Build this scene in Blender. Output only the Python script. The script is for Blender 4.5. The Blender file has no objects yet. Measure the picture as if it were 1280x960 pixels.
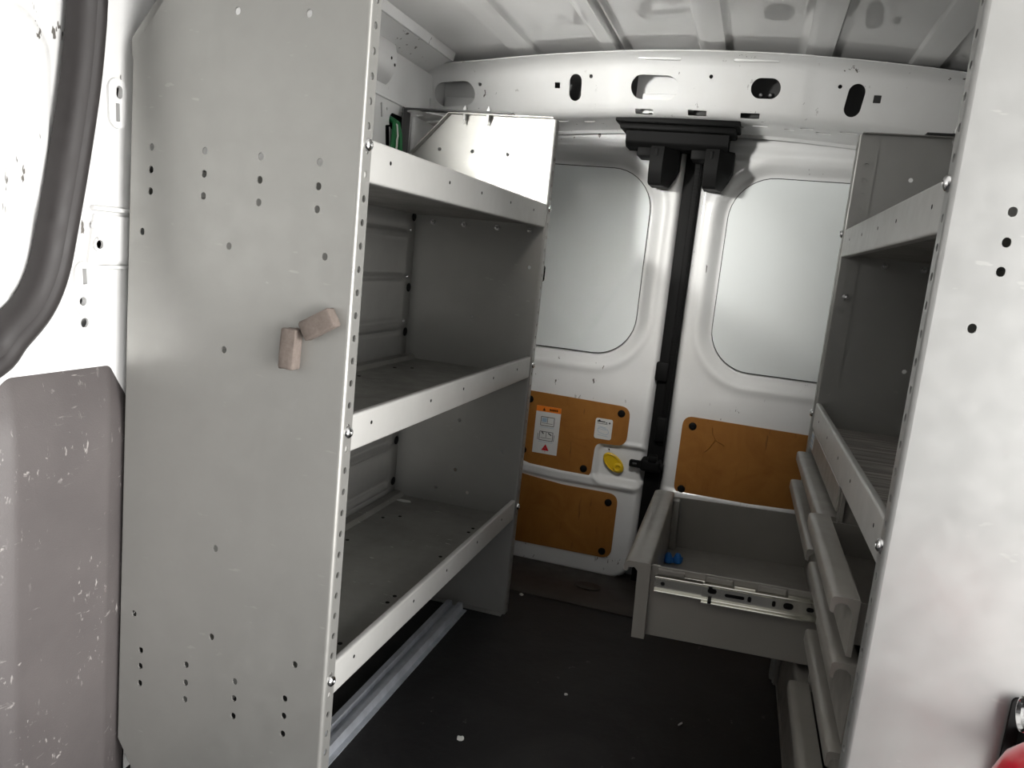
import bpy, bmesh, math, random
import numpy as np
from mathutils import Matrix, Vector
from mathutils.geometry import delaunay_2d_cdt
random.seed(4)
SC = bpy.context.scene
COL = SC.collection
PI = math.pi
XC = -0.177                       # the van's centre line

# ------------------------------------------------------------------ materials
def new_mat(name):
    m = bpy.data.materials.new(name); m.use_nodes = True
    nt = m.node_tree
    return m, nt, nt.nodes['Principled BSDF']

def coords(nt, scale=(1, 1, 1), rot=(0, 0, 0)):
    tc = nt.nodes.new('ShaderNodeTexCoord'); mp = nt.nodes.new('ShaderNodeMapping')
    mp.inputs['Scale'].default_value = scale; mp.inputs['Rotation'].default_value = rot
    nt.links.new(tc.outputs['Object'], mp.inputs['Vector'])
    return mp.outputs['Vector']

def noise(nt, vec, scale, detail=4, rough=.55, dist=0.0):
    n = nt.nodes.new('ShaderNodeTexNoise'); n.inputs['Scale'].default_value = scale
    n.inputs['Detail'].default_value = detail; n.inputs['Roughness'].default_value = rough
    n.inputs['Distortion'].default_value = dist
    nt.links.new(vec, n.inputs['Vector']); return n.outputs['Fac']

def ramp(nt, fac, stops):
    r = nt.nodes.new('ShaderNodeValToRGB'); e = r.color_ramp.elements
    while len(e) < len(stops): e.new(.5)
    for k, (p, c) in zip(e, stops):
        k.position = p; k.color = (c, c, c, 1) if isinstance(c, (int, float)) else (*c, 1)
    nt.links.new(fac, r.inputs['Fac']); return r.outputs['Color']

def mix(nt, fac, a, b):
    n = nt.nodes.new('ShaderNodeMix'); n.data_type = 'RGBA'
    for i, v in ((0, fac), (6, a), (7, b)):
        if isinstance(v, (int, float)): n.inputs[i].default_value = v
        elif isinstance(v, tuple): n.inputs[i].default_value = (*v, 1)
        else: nt.links.new(v, n.inputs[i])
    return n.outputs[2]

def bump(nt, bsdf, h, strength, dist=.002):
    b = nt.nodes.new('ShaderNodeBump'); b.inputs['Strength'].default_value = strength
    b.inputs['Distance'].default_value = dist
    nt.links.new(h, b.inputs['Height']); nt.links.new(b.outputs['Normal'], bsdf.inputs['Normal'])

def simple(name, col, rough=.5, metal=0., coat=0., coat_r=.05, spec=.5):
    m, nt, b = new_mat(name)
    b.inputs['Base Color'].default_value = (*col, 1); b.inputs['Roughness'].default_value = rough
    b.inputs['Metallic'].default_value = metal; b.inputs['Coat Weight'].default_value = coat
    b.inputs['Coat Roughness'].default_value = coat_r
    b.inputs['Specular IOR Level'].default_value = spec
    return m

def white_paint(name, col, dirt, coat_r=.06, chips=True):
    m, nt, b = new_mat(name); v = coords(nt)
    big = noise(nt, v, 5, 5, .6)
    c = mix(nt, ramp(nt, big, [(.35, 0.), (.75, dirt)]), col, (.50, .47, .42))
    if chips:
        vs = coords(nt, (60, 60, 22), (.3, .2, .5))
        ch = noise(nt, vs, 1, 3, .6); gate = noise(nt, v, 6, 2)
        mul = nt.nodes.new('ShaderNodeMath'); mul.operation = 'MULTIPLY'
        nt.links.new(ramp(nt, ch, [(.665, 0.), (.68, 1.)]), mul.inputs[0])
        nt.links.new(ramp(nt, gate, [(.52, 0.), (.60, 1.)]), mul.inputs[1])
        c = mix(nt, mul.outputs[0], c, (.13, .12, .11))
    nt.links.new(c, b.inputs['Base Color'])
    b.inputs['Roughness'].default_value = .42; b.inputs['Coat Weight'].default_value = .9 if coat_r < .2 else .2
    b.inputs['Coat Roughness'].default_value = coat_r
    return m

def metal_paint(name, c1, c2, rough, scale=7, scr=.0, metal=.0, spec=.5):
    m, nt, b = new_mat(name); v = coords(nt)
    c = mix(nt, ramp(nt, noise(nt, v, scale, 6, .6), [(.3, 0.), (.7, 1.)]), c1, c2)
    if scr:
        s = noise(nt, coords(nt, (30, 170, 110), (.5, .3, .8)), 1, 2, .5)
        g = noise(nt, v, 9, 2)
        mul = nt.nodes.new('ShaderNodeMath'); mul.operation = 'MULTIPLY'
        nt.links.new(ramp(nt, s, [(.69, 0.), (.72, scr)]), mul.inputs[0])
        nt.links.new(ramp(nt, g, [(.5, 0.), (.6, 1.)]), mul.inputs[1])
        c = mix(nt, mul.outputs[0], c, (.62, .61, .58))
    nt.links.new(c, b.inputs['Base Color'])
    r = ramp(nt, noise(nt, v, 30, 3), [(.3, rough - .06), (.7, rough + .08)])
    nt.links.new(r, b.inputs['Roughness'])
    b.inputs['Metallic'].default_value = metal
    b.inputs['Specular IOR Level'].default_value = spec
    bump(nt, b, noise(nt, v, 900, 2), .06, .0004)
    return m

WHITE = white_paint('white_body_paint', (.76, .765, .765), .22)
ROOFW = white_paint('white_roof_paint', (.80, .80, .795), .10, .03, False)
GREY = metal_paint('grey_shelf_paint', (.33, .327, .311), (.355, .352, .335), .40, scr=.22, metal=.5)
GREY_LIT = metal_paint('lit_grey_shelf_paint', (.34, .34, .332), (.365, .365, .357), .36, scr=.22, metal=.35)  # shelf grey lightened for the strongly lit right end panel
LIP_LIT = metal_paint('lit_shelf_lip_grey', (.45, .447, .43), (.48, .477, .46), .40, scr=.22, metal=.1)  # shelf grey lightened to carry the light falling on the lips
TRAY = metal_paint('worn_grey_tray_paint', (.17, .166, .15), (.26, .253, .235), .40, 5, scr=.9, metal=.1)
DRAWER = metal_paint('warm_grey_drawer_paint', (.205, .192, .172), (.232, .218, .197), .34)
GALV = metal_paint('galvanised_rail', (.62, .65, .70), (.40, .42, .45), .40, 16, metal=.35)
BLACKP = simple('black_plastic', (.006, .006, .006), .6, 0, 0, .05, .12)
RUBBER = metal_paint('black_rubber_seal', (.022, .019, .019), (.034, .030, .030), .55, 30)
DARKSTEEL = simple('dark_steel', (.06, .06, .06), .45, .3)
CHROME = simple('chrome_bolt', (.80, .80, .80), .18, 1.)
ZINC = simple('zinc_slide', (.78, .77, .70), .24, 1.)
REDP = simple('red_cylinder_paint', (.62, .015, .035), .28, 0, .8)
YEL = simple('yellow_plastic', (.72, .47, .01), .4)
BLUE = simple('blue_plastic', (.02, .16, .50), .35)
GREENW = simple('green_wire', (.01, .14, .04), .45)
WHITEW = simple('white_wire', (.70, .70, .66), .5)
PAPER = simple('white_sticker', (.68, .68, .66), .45)
ORANGE = simple('orange_ink', (.85, .22, .02), .45)
INK = simple('black_ink', (.04, .04, .045), .5)
REDI = simple('red_ink', (.60, .02, .03), .45)
BLUEI = simple('pale_blue_ink', (.35, .45, .56), .4)
HOLE = simple('dark_cavity', (.012, .012, .013), .8)
BLANK = white_paint('window_blank_paint', (.73, .765, .765), .12, .3, False)

def mk_foam():
    m, nt, b = new_mat('grey_foam'); v = coords(nt)
    n = noise(nt, v, 160, 5, .7)
    nt.links.new(mix(nt, ramp(nt, n, [(.3, 0.), (.7, 1.)]), (.125, .10, .085), (.175, .145, .127)), b.inputs['Base Color'])
    b.inputs['Roughness'].default_value = .85; bump(nt, b, n, .35, .002); return m
FOAM = mk_foam()

def mk_cover():
    m, nt, b = new_mat('scuffed_grey_plastic'); v = coords(nt)
    c = mix(nt, ramp(nt, noise(nt, v, 8, 5), [(.3, 0.), (.7, 1.)]), (.078, .069, .069), (.100, .089, .088))
    for sc, rt, th in (((14, 90, 34), (.5, .2, .3), .645), ((60, 50, 60), (.1, .7, .2), .665), ((20, 26, 150), (.9, .1, .4), .66), ((40, 160, 60), (.4, .9, .1), .66)):
        s = noise(nt, coords(nt, sc, rt), 1, 3, .6)
        g = noise(nt, v, 11, 3)
        mul = nt.nodes.new('ShaderNodeMath'); mul.operation = 'MULTIPLY'
        nt.links.new(ramp(nt, s, [(th, 0.), (th + .05, .5)]), mul.inputs[0])
        nt.links.new(ramp(nt, g, [(.48, 0.), (.56, 1.)]), mul.inputs[1])
        c = mix(nt, mul.outputs[0], c, (.50, .47, .45))
    nt.links.new(c, b.inputs['Base Color']); b.inputs['Roughness'].default_value = .52
    bump(nt, b, noise(nt, v, 420, 3, .6), .35, .0012); return m
COVER = mk_cover()

def mk_floor():
    m, nt, b = new_mat('black_floor_mat'); v = coords(nt)
    c = mix(nt, ramp(nt, noise(nt, v, 3.2, 7, .7, .6), [(.42, 0.), (.72, 1.)]), (.007, .0065, .007), (.024, .023, .023))
    s = noise(nt, coords(nt, (46, 40, 40)), 1, 3, .7); g = noise(nt, v, 5, 3)
    mul = nt.nodes.new('ShaderNodeMath'); mul.operation = 'MULTIPLY'
    nt.links.new(ramp(nt, s, [(.66, 0.), (.74, .6)]), mul.inputs[0]); nt.links.new(ramp(nt, g, [(.5, 0.), (.62, 1.)]), mul.inputs[1])
    c = mix(nt, mul.outputs[0], c, (.20, .19, .18))
    nt.links.new(c, b.inputs['Base Color']); b.inputs['Roughness'].default_value = .62
    bump(nt, b, noise(nt, v, 60, 5, .6), .25, .003); return m
FLOORM = mk_floor()

def mk_ply():
    m, nt, b = new_mat('brown_hardboard'); v = coords(nt)
    c = mix(nt, ramp(nt, noise(nt, v, 9, 6, .65, 1.2), [(.25, 0.), (.75, 1.)]), (.255, .098, .014), (.36, .155, .030))
    s = noise(nt, coords(nt, (60, 60, 10), (0, .4, 0)), 1, 3, .6)
    c = mix(nt, ramp(nt, s, [(.66, 0.), (.74, .55)]), c, (.085, .035, .012))
    nt.links.new(c, b.inputs['Base Color']); b.inputs['Roughness'].default_value = .45
    bump(nt, b, noise(nt, coords(nt, (12, 12, 5)), 2, 4, .6, 2), .3, .004); return m
PLY = mk_ply()

def mk_wood():
    m, nt, b = new_mat('streaked_worktop'); v = coords(nt, (1, 14, 1), (0, 0, .12))
    n = noise(nt, v, 7, 7, .7, .5)
    nt.links.new(mix(nt, ramp(nt, n, [(.38, 0.), (.62, 1.)]), (.16, .145, .13), (.48, .45, .42)), b.inputs['Base Color'])
    b.inputs['Roughness'].default_value = .6; return m
WOOD = mk_wood()
SILL = metal_paint('dark_brown_sill', (.034, .026, .022), (.050, .040, .034), .5, 9)

# ------------------------------------------------------------------ mesh helpers
def finish(me, angle=35):
    for p in me.polygons: p.use_smooth = True
    try: me.set_sharp_from_angle(angle=math.radians(angle))
    except Exception: pass

def link(name, me, mats, parent=None, angle=35):
    if not isinstance(mats, (list, tuple)): mats = [mats]
    if len(me.materials) == 0:
        for m in mats: me.materials.append(m)
    finish(me, angle); me.name = name
    o = bpy.data.objects.new(name, me); COL.objects.link(o)
    if parent is not None: o.parent = parent
    return o

def bm_obj(name, bm, mats, parent=None, angle=35, recalc=True):
    if recalc: bmesh.ops.recalc_face_normals(bm, faces=bm.faces)
    me = bpy.data.meshes.new(name); bm.to_mesh(me); bm.free()
    return link(name, me, mats, parent, angle)

def tag(o, label, cat, group=None):
    o['label'] = label; o['category'] = cat
    if group: o['group'] = group
    return o
def struct(o): o['kind'] = 'structure'; return o
def empty(name, loc, label, cat, rz=0, group=None):
    o = bpy.data.objects.new(name, None); COL.objects.link(o); o.location = loc
    o.rotation_euler = (0, 0, rz); o.empty_display_size = .05
    return tag(o, label, cat, group)

def add_box(bm, lo, hi, bev=0, seg=2, mat=0, M=None):
    r = bmesh.ops.create_cube(bm, size=1)
    vs = r['verts']
    for v in vs:
        v.co = Vector(((v.co.x + .5) * (hi[0] - lo[0]) + lo[0], (v.co.y + .5) * (hi[1] - lo[1]) + lo[1], (v.co.z + .5) * (hi[2] - lo[2]) + lo[2]))
    fs = set(f for v in vs for f in v.link_faces)
    for f in fs: f.material_index = mat
    if bev:
        es = list(set(e for v in vs for e in v.link_edges))
        n0 = set(bm.verts) - set(vs)
        r = bmesh.ops.bevel(bm, geom=es, offset=bev, segments=seg, affect='EDGES', profile=.5, clamp_overlap=True)
        vs = [v for v in bm.verts if v not in n0]
        for f in r['faces']: f.material_index = mat
    if M is not None:
        for v in vs: v.co = M @ v.co
    return vs

def add_prism(bm, pts, axis, a0, a1, mat=0, M=None):
    """closed 2-D polygon swept along an axis; pts are the other two coordinates in order"""
    def co(p, a):
        return Vector((a, p[0], p[1])) if axis == 'x' else Vector((p[0], a, p[1])) if axis == 'y' else Vector((p[0], p[1], a))
    A = [bm.verts.new(co(p, a0)) for p in pts]; B = [bm.verts.new(co(p, a1)) for p in pts]
    n = len(pts); fs = []
    for i in range(n): fs.append(bm.faces.new((A[i], A[(i + 1) % n], B[(i + 1) % n], B[i])))
    fs.append(bm.faces.new(A[::-1])); fs.append(bm.faces.new(B))
    for f in fs: f.material_index = mat
    if M is not None:
        for v in A + B: v.co = M @ v.co

def add_lathe(bm, prof, M, n=24, mat=0):
    """prof: (radius, height) pairs turned about local z, then placed by M"""
    rings = []
    for r, h in prof:
        if r < 1e-6: rings.append([bm.verts.new(M @ Vector((0, 0, h)))])
        else: rings.append([bm.verts.new(M @ Vector((r * math.cos(2 * PI * i / n), r * math.sin(2 * PI * i / n), h))) for i in range(n)])
    for a, b in zip(rings, rings[1:]):
        for i in range(n):
            j = (i + 1) % n
            q = [a[i % len(a)], a[j % len(a)], b[j % len(b)], b[i % len(b)]]
            q2 = []
            for v in q:
                if v not in q2: q2.append(v)
            if len(q2) > 2:
                f = bm.faces.new(q2); f.material_index = mat
    for ring, flip in ((rings[0], 1), (rings[-1], 0)):
        if len(ring) > 2:
            f = bm.faces.new(ring[::-1] if flip else ring); f.material_index = mat

def add_tube(bm, pts, r, n=10, mat=0):
    pts = [Vector(p) for p in pts]; rings = []
    up = Vector((0.31, .22, .93))
    for i, p in enumerate(pts):
        t = (pts[min(i + 1, len(pts) - 1)] - pts[max(i - 1, 0)]).normalized()
        s = t.cross(up).normalized(); u = s.cross(t)
        rings.append([bm.verts.new(p + r * (math.cos(2 * PI * k / n) * s + math.sin(2 * PI * k / n) * u)) for k in range(n)])
    for a, b in zip(rings, rings[1:]):
        for k in range(n):
            f = bm.faces.new((a[k], a[(k + 1) % n], b[(k + 1) % n], b[k])); f.material_index = mat
    bm.faces.new(rings[0][::-1]).material_index = mat; bm.faces.new(rings[-1]).material_index = mat

def frame(o, a, b, n):
    """matrix whose local x,y,z run along a,b,n from o"""
    a, b, n = Vector(a), Vector(b), Vector(n)
    return Matrix(((a.x, b.x, n.x, o[0]), (a.y, b.y, n.y, o[1]), (a.z, b.z, n.z, o[2]), (0, 0, 0, 1)))

def slot(cx, cy, hx, hy, n=8, rot=0, r=None):
    """rounded slot / circle / rounded square outline"""
    if r is None: r = min(hx, hy)
    pts = []
    for sx, sy, a0 in ((1, 1, 0), (-1, 1, PI / 2), (-1, -1, PI), (1, -1, 1.5 * PI)):
        for k in range(n + 1):
            a = a0 + PI / 2 * k / n
            pts.append((sx * (hx - r) + r * math.cos(a), sy * (hy - r) + r * math.sin(a)))
    out = []
    for x, y in pts:
        q = (cx + x * math.cos(rot) - y * math.sin(rot), cy + x * math.sin(rot) + y * math.cos(rot))
        if not out or (q[0] - out[-1][0]) ** 2 + (q[1] - out[-1][1]) ** 2 > 1e-10: out.append(q)
    if (out[0][0] - out[-1][0]) ** 2 + (out[0][1] - out[-1][1]) ** 2 < 1e-10: out.pop()
    return out

def inside(p, poly):
    x, y = p; c = False; j = len(poly) - 1
    for i in range(len(poly)):
        xi, yi = poly[i]; xj, yj = poly[j]
        if (yi > y) != (yj > y) and x < (xj - xi) * (y - yi) / (yj - yi) + xi: c = not c
        j = i
    return c

def plate_mesh(outline, holes, t):
    """flat sheet with real holes, thickness t centred on local z = 0"""
    loops = [list(outline)] + [list(h) for h in holes]
    S = 100.; vs = []; es = []; ranges = []
    for L in loops:
        k = len(vs); n = len(L); vs += [Vector((p[0] * S, p[1] * S)) for p in L]
        es += [(k + i, k + (i + 1) % n) for i in range(n)]
    ov, oe, of, *_ = delaunay_2d_cdt(vs, es, [], 0, 1e-6)
    boxes = [(min(p[0] for p in h), max(p[0] for p in h), min(p[1] for p in h), max(p[1] for p in h), h) for h in holes]
    tris = []
    for f in of:
        c = ((ov[f[0]].x + ov[f[1]].x + ov[f[2]].x) / 3 / S, (ov[f[0]].y + ov[f[1]].y + ov[f[2]].y) / 3 / S)
        if not inside(c, outline): continue
        if any(b[0] <= c[0] <= b[1] and b[2] <= c[1] <= b[3] and inside(c, b[4]) for b in boxes): continue
        a, b2, c2 = [ov[i] for i in f]
        area = (b2 - a).x * (c2 - a).y - (b2 - a).y * (c2 - a).x
        tris.append(tuple(f) if area > 0 else tuple(f[::-1]))
    N = len(ov)
    co = [(v.x / S, v.y / S, t / 2) for v in ov] + [(v.x / S, v.y / S, -t / 2) for v in ov]
    faces = list(tris) + [tuple(N + i for i in f[::-1]) for f in tris]
    cnt = set()
    for f in tris:
        for i in range(3): cnt.add((f[i], f[(i + 1) % 3]))
    for (i, j) in cnt:
        if (j, i) not in cnt: faces.append((j, i, N + i, N + j))
    me = bpy.data.meshes.new('sheet'); me.from_pydata(co, [], faces); me.update()
    return me

def add_plate(bm, outline, holes, t, M, mat=0):
    me = plate_mesh(outline, holes, t)
    b2 = bmesh.new(); b2.from_mesh(me)
    bmesh.ops.transform(b2, matrix=M, verts=b2.verts)
    if M.to_3x3().determinant() < 0: bmesh.ops.reverse_faces(b2, faces=b2.faces)
    for f in b2.faces: f.material_index = mat
    m2 = bpy.data.meshes.new('tmp'); b2.to_mesh(m2); b2.free()
    bm.from_mesh(m2); bpy.data.meshes.remove(m2); bpy.data.meshes.remove(me)

def rrect(x0, x1, y0, y1, r=(.0, .0, .0, .0), n=8):
    """rounded rectangle, radii for corners (x1y1, x0y1, x0y0, x1y0)"""
    if not isinstance(r, tuple): r = (r,) * 4
    out = []
    for (cx, cy, sx, sy, a0), rr in zip(((x1, y1, -1, -1, 0), (x0, y1, 1, -1, PI / 2), (x0, y0, 1, 1, PI), (x1, y0, -1, 1, 1.5 * PI)), r):
        if rr <= 0: out.append((cx, cy)); continue
        for k in range(n + 1):
            a = a0 + PI / 2 * k / n
            out.append((cx + sx * rr + rr * math.cos(a), cy + sy * rr + rr * math.sin(a)))
    return out

def round_poly(pts, radii, n=6):
    out = []; N = len(pts)
    for i, p in enumerate(pts):
        r = radii[i] if isinstance(radii, (list, tuple)) else radii
        p = Vector(p); a = Vector(pts[i - 1]) - p; b = Vector(pts[(i + 1) % N]) - p
        if r <= 0: out.append((p.x, p.y)); continue
        la, lb = a.length, b.length; a.normalize(); b.normalize()
        half = a.angle(b) / 2
        d = min(r / math.tan(half), la * .49, lb * .49)
        s, e = p + a * d, p + b * d
        for k in range(n + 1):
            t = k / n
            q = (1 - t) ** 2 * s + 2 * t * (1 - t) * p + t * t * e
            out.append((q.x, q.y))
    return out

def sstep(a, b, x):
    t = np.clip((x - a) / (b - a), 0, 1); return t * t * (3 - 2 * t)
def sd_rrect(X, Y, x0, x1, y0, y1, r):
    qx = np.abs(X - (x0 + x1) / 2) - (x1 - x0) / 2 + r; qy = np.abs(Y - (y0 + y1) / 2) - (y1 - y0) / 2 + r
    return np.hypot(np.maximum(qx, 0), np.maximum(qy, 0)) + np.minimum(np.maximum(qx, qy), 0) - r

def grid_mesh(P, keep=None):
    """P: (n,m,3) array of points -> mesh; keep: (n,m) mask of vertices kept"""
    n, m, _ = P.shape
    idx = np.arange(n * m).reshape(n, m)
    q = np.stack([idx[:-1, :-1], idx[1:, :-1], idx[1:, 1:], idx[:-1, 1:]], -1).reshape(-1, 4)
    if keep is not None:
        k = keep.reshape(-1); q = q[k[q].all(axis=1)]
    used = np.unique(q); remap = -np.ones(n * m, int); remap[used] = np.arange(len(used))
    me = bpy.data.meshes.new('grid')
    me.from_pydata(P.reshape(-1, 3)[used].tolist(), [], remap[q].tolist()); me.update()
    return me

def bolt_bm(r=.0085, h=.006, M=Matrix(), nut=False):
    bm = bmesh.new()
    if nut: add_lathe(bm, [(r * 1.25, 0), (r * 1.25, h * .25), (r, h * .25), (r, h), (r * .5, h), (r * .5, h * 1.7), (0, h * 1.8)], M, 6)
    else: add_lathe(bm, [(r, 0), (r, h * .25), (r * .9, h * .6), (r * .62, h * .92), (r * .3, h), (r * .22, h * .8), (0, h * .8)], M, 16)
    return bm
MESHES = {}
def bolt(parent, at, a, b, n, r=.0085, h=.006, name='bolt', mat=None, nut=False):
    key = (r, h, nut, name)
    M = frame(at, a, b, n)
    if key not in MESHES:
        o = bm_obj(name, bolt_bm(r, h, nut=nut), mat or CHROME, parent); MESHES[key] = o.data
    else:
        o = bpy.data.objects.new(name, MESHES[key]); COL.objects.link(o); o.parent = parent
    o.matrix_local = M
    return o

# ------------------------------------------------------------------ the van shell
CAB = -1.25                        # front end of the cab
def roof_z(x): return 1.436 - .11 * (x - XC) ** 2

def build_floor():
    bm = bmesh.new()
    add_box(bm, (-1.0, CAB, -.05), (.66, 1.965, 0))
    struct(bm_obj('floor', bm, FLOORM))
    # raised brown sill under the rear doors
    bm = bmesh.new()
    add_prism(bm, [(1.963, -.05), (1.963, .004), (1.972, .010), (2.19, .010), (2.20, .004), (2.32, -.006), (2.32, -.05)], 'x', -.95, .60)
    add_lathe(bm, [(.030, .0095), (.034, .013), (.030, .0125), (.026, .0105), (0, .0105)], Matrix.Translation((-.332, 2.078, 0)) @ Matrix.Diagonal((1.15, .75, 1, 1)), 28)
    struct(bm_obj('trim_2', bm, SILL))
build_floor()

def build_roof():
    xs = np.unique(np.concatenate([np.arange(-.93, .58, .02)] + [XC + c + np.array([-.034, -.029, -.026, -.022, .022, .026, .029, .034]) for c in (-.46, -.235, 0, .235, .46)]))
    ys = np.array([CAB, -.6, 0, .6, 1.2, 1.6, 1.8, 1.95, 2.02, 2.10, 2.30])
    X, Y = np.meshgrid(xs, ys, indexing='ij')
    Z = roof_z(X)
    for c in (-.46, -.235, 0, .235, .46):
        d = np.abs(X - XC - c)
        Z -= .007 * (1 - sstep(.022, .034, d)) + .0035 * np.clip(1 - np.abs(d - .029) / .004, 0, 1)
    me = grid_mesh(np.stack([X, Y, Z], -1))
    o = link('ceiling', me, ROOFW, None, 60)
    s = o.modifiers.new('thick', 'SOLIDIFY'); s.thickness = .02; s.offset = 1
    struct(o)
    me.flip_normals()
    s.offset = -1
build_roof()

def build_beam():
    # cross-section (y, z) of the rear roof rail, from the roof flange down round to the door opening
    prof = [(1.952, 1.419), (1.966, 1.414), (1.974, 1.409), (1.982, 1.402), (1.988, 1.392), (1.992, 1.38), (2.000, 1.36), (2.006, 1.345), (2.012, 1.33), (2.018, 1.316), (2.024, 1.304), (2.032, 1.295), (2.044, 1.289), (2.06, 1.286), (2.09, 1.284), (2.12, 1.282), (2.15, 1.280), (2.172, 1.276), (2.18, 1.268)]
    prof = np.array(prof)
    xs = np.arange(-.94, .587, .012)
    P = np.zeros((len(xs), len(prof), 3))
    for i, x in enumerate(xs):
        d = x - XC; drop = .11 * d * d
        P[i, :, 0] = x; P[i, :, 1] = prof[:, 0] - .10 * max(0, abs(d) - .55) ; P[i, :, 2] = prof[:, 1] - drop
        for s in (-.411 - XC, .047 - XC):                      # overlapping sheet seams
            if (d < s) if s < 0 else (d > s): P[i, :, 1] += .0025
    me = grid_mesh(P)
    bm = bmesh.new(); bm.from_mesh(me); bpy.data.meshes.remove(me)
    bmesh.ops.recalc_face_normals(bm, faces=bm.faces)
    if bm.faces[len(bm.faces) // 2].normal.y > 0 and bm.faces[len(bm.faces) // 2].normal.z > 0: bmesh.ops.reverse_faces(bm, faces=bm.faces)
    o = bm_obj('trim_1', bm, [WHITE, HOLE], None, 30, recalc=False)
    s = o.modifiers.new('thick', 'SOLIDIFY'); s.thickness = .003; s.offset = 1
    # cutters for the real openings in the front sheet
    cb = bmesh.new()
    def cut(cx, cz, hx, hz, rot=0, r=None, n=8):
        pts = slot(cx, cz, hx, hz, n, rot, r)
        add_prism(cb, pts, 'y', 1.94, 2.035)
    cut(-.826, 1.306, .054, .0285, .13)
    cut(-.308, 1.343, .0575, .0265); cut(-.047, 1.349, .0335, .0215)
    cut(-.506, 1.336, .0155, .0300, -.04); cut(.151, 1.331, .0180, .0340, -.10)
    cut(-.553, 1.339, .0068, .0068, 0, .001, 1); cut(.198, 1.335, .0080, .0080, 0, .001, 1)
    for x, z in ((-.467, 1.362), (-.758, 1.332), (-.175, 1.370), (.115, 1.358)): cut(x, z, .0045, .0045, 0, None, 3)
    for x, zz in ((-.33, 0), (-.20, 0), (-.075, 0)):            # little windows at the lower bend
        add_box(cb, (x - .022, 2.018, 1.288 - .11 * (x - XC) ** 2), (x + .022, 2.045, 1.298 - .11 * (x - XC) ** 2))
    for x, y, w in ((-.05, 2.085, .02), (.06, 2.075, .016), (.10, 2.10, .018), (.155, 2.07, .02), (-.48, 2.09, .016), (-.55, 2.08, .016), (-.10, 2.11, .012), (.02, 2.10, .012), (.205, 2.075, .012)):
        add_prism(cb, slot(x, y, w, .006, 4), 'z', 1.20, 1.32)
    bmesh.ops.recalc_face_normals(cb, faces=cb.faces)
    cm = bpy.data.meshes.new('cut'); cb.to_mesh(cm); cb.free()
    co = bpy.data.objects.new('cutter', cm); COL.objects.link(co)
    b = o.modifiers.new('holes', 'BOOLEAN'); b.operation = 'DIFFERENCE'; b.object = co; b.solver = 'EXACT'
    bpy.context.view_layer.update()
    dg = bpy.context.evaluated_depsgraph_get()
    new = bpy.data.meshes.new_from_object(o.evaluated_get(dg))
    o.modifiers.clear(); o.data = new
    bpy.data.objects.remove(co)
    finish(new, 30)
    # inner sheet of the box section, seen through the openings
    bi = bmesh.new()
    xk = np.linspace(-.92, .56, 38)
    for x0, x1 in zip(xk, xk[1:]):
        za = 1.294 - .11 * min((x0 - XC) ** 2, (x1 - XC) ** 2)
        add_box(bi, (x0, 2.060, za), (x1, 2.068, za + .12), 0, 1, 0 if (x1 < -.74 or -.39 < x0 < -.24) else 1)  # dark segments paint the shade seen through the smaller openings
    for x, z in ((-.83, 1.300), (-.30, 1.328)):                 # raised inner flange behind the large slots
        add_box(bi, (x - .04, 2.035, z - .03), (x + .09, 2.059, z + .008), .004)
    inner = bm_obj('inner_sheet', bi, [WHITE, DARKSTEEL], o)
    bb = bmesh.new()
    for x in (-.058, -.036): add_lathe(bb, [(.0055, 0), (.0055, .008), (.003, .011), (0, .011)], frame((x, 2.06, 1.345), (1, 0, 0), (0, 0, 1), (0, -1, 0)), 12)
    bm_obj('rivet', bb, CHROME, o)
    # pressed ribs on the roof flange and a screwed seam cover
    struct(o)
    rb = bmesh.new()
    for x in (-.30, -.075):
        add_box(rb, (x - .052, 1.972, roof_z(x) - .034), (x + .052, 1.984, roof_z(x) - .026), .0035, 2)
    bm_obj('pressed_rib', rb, WHITE, o)
build_beam()

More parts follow.
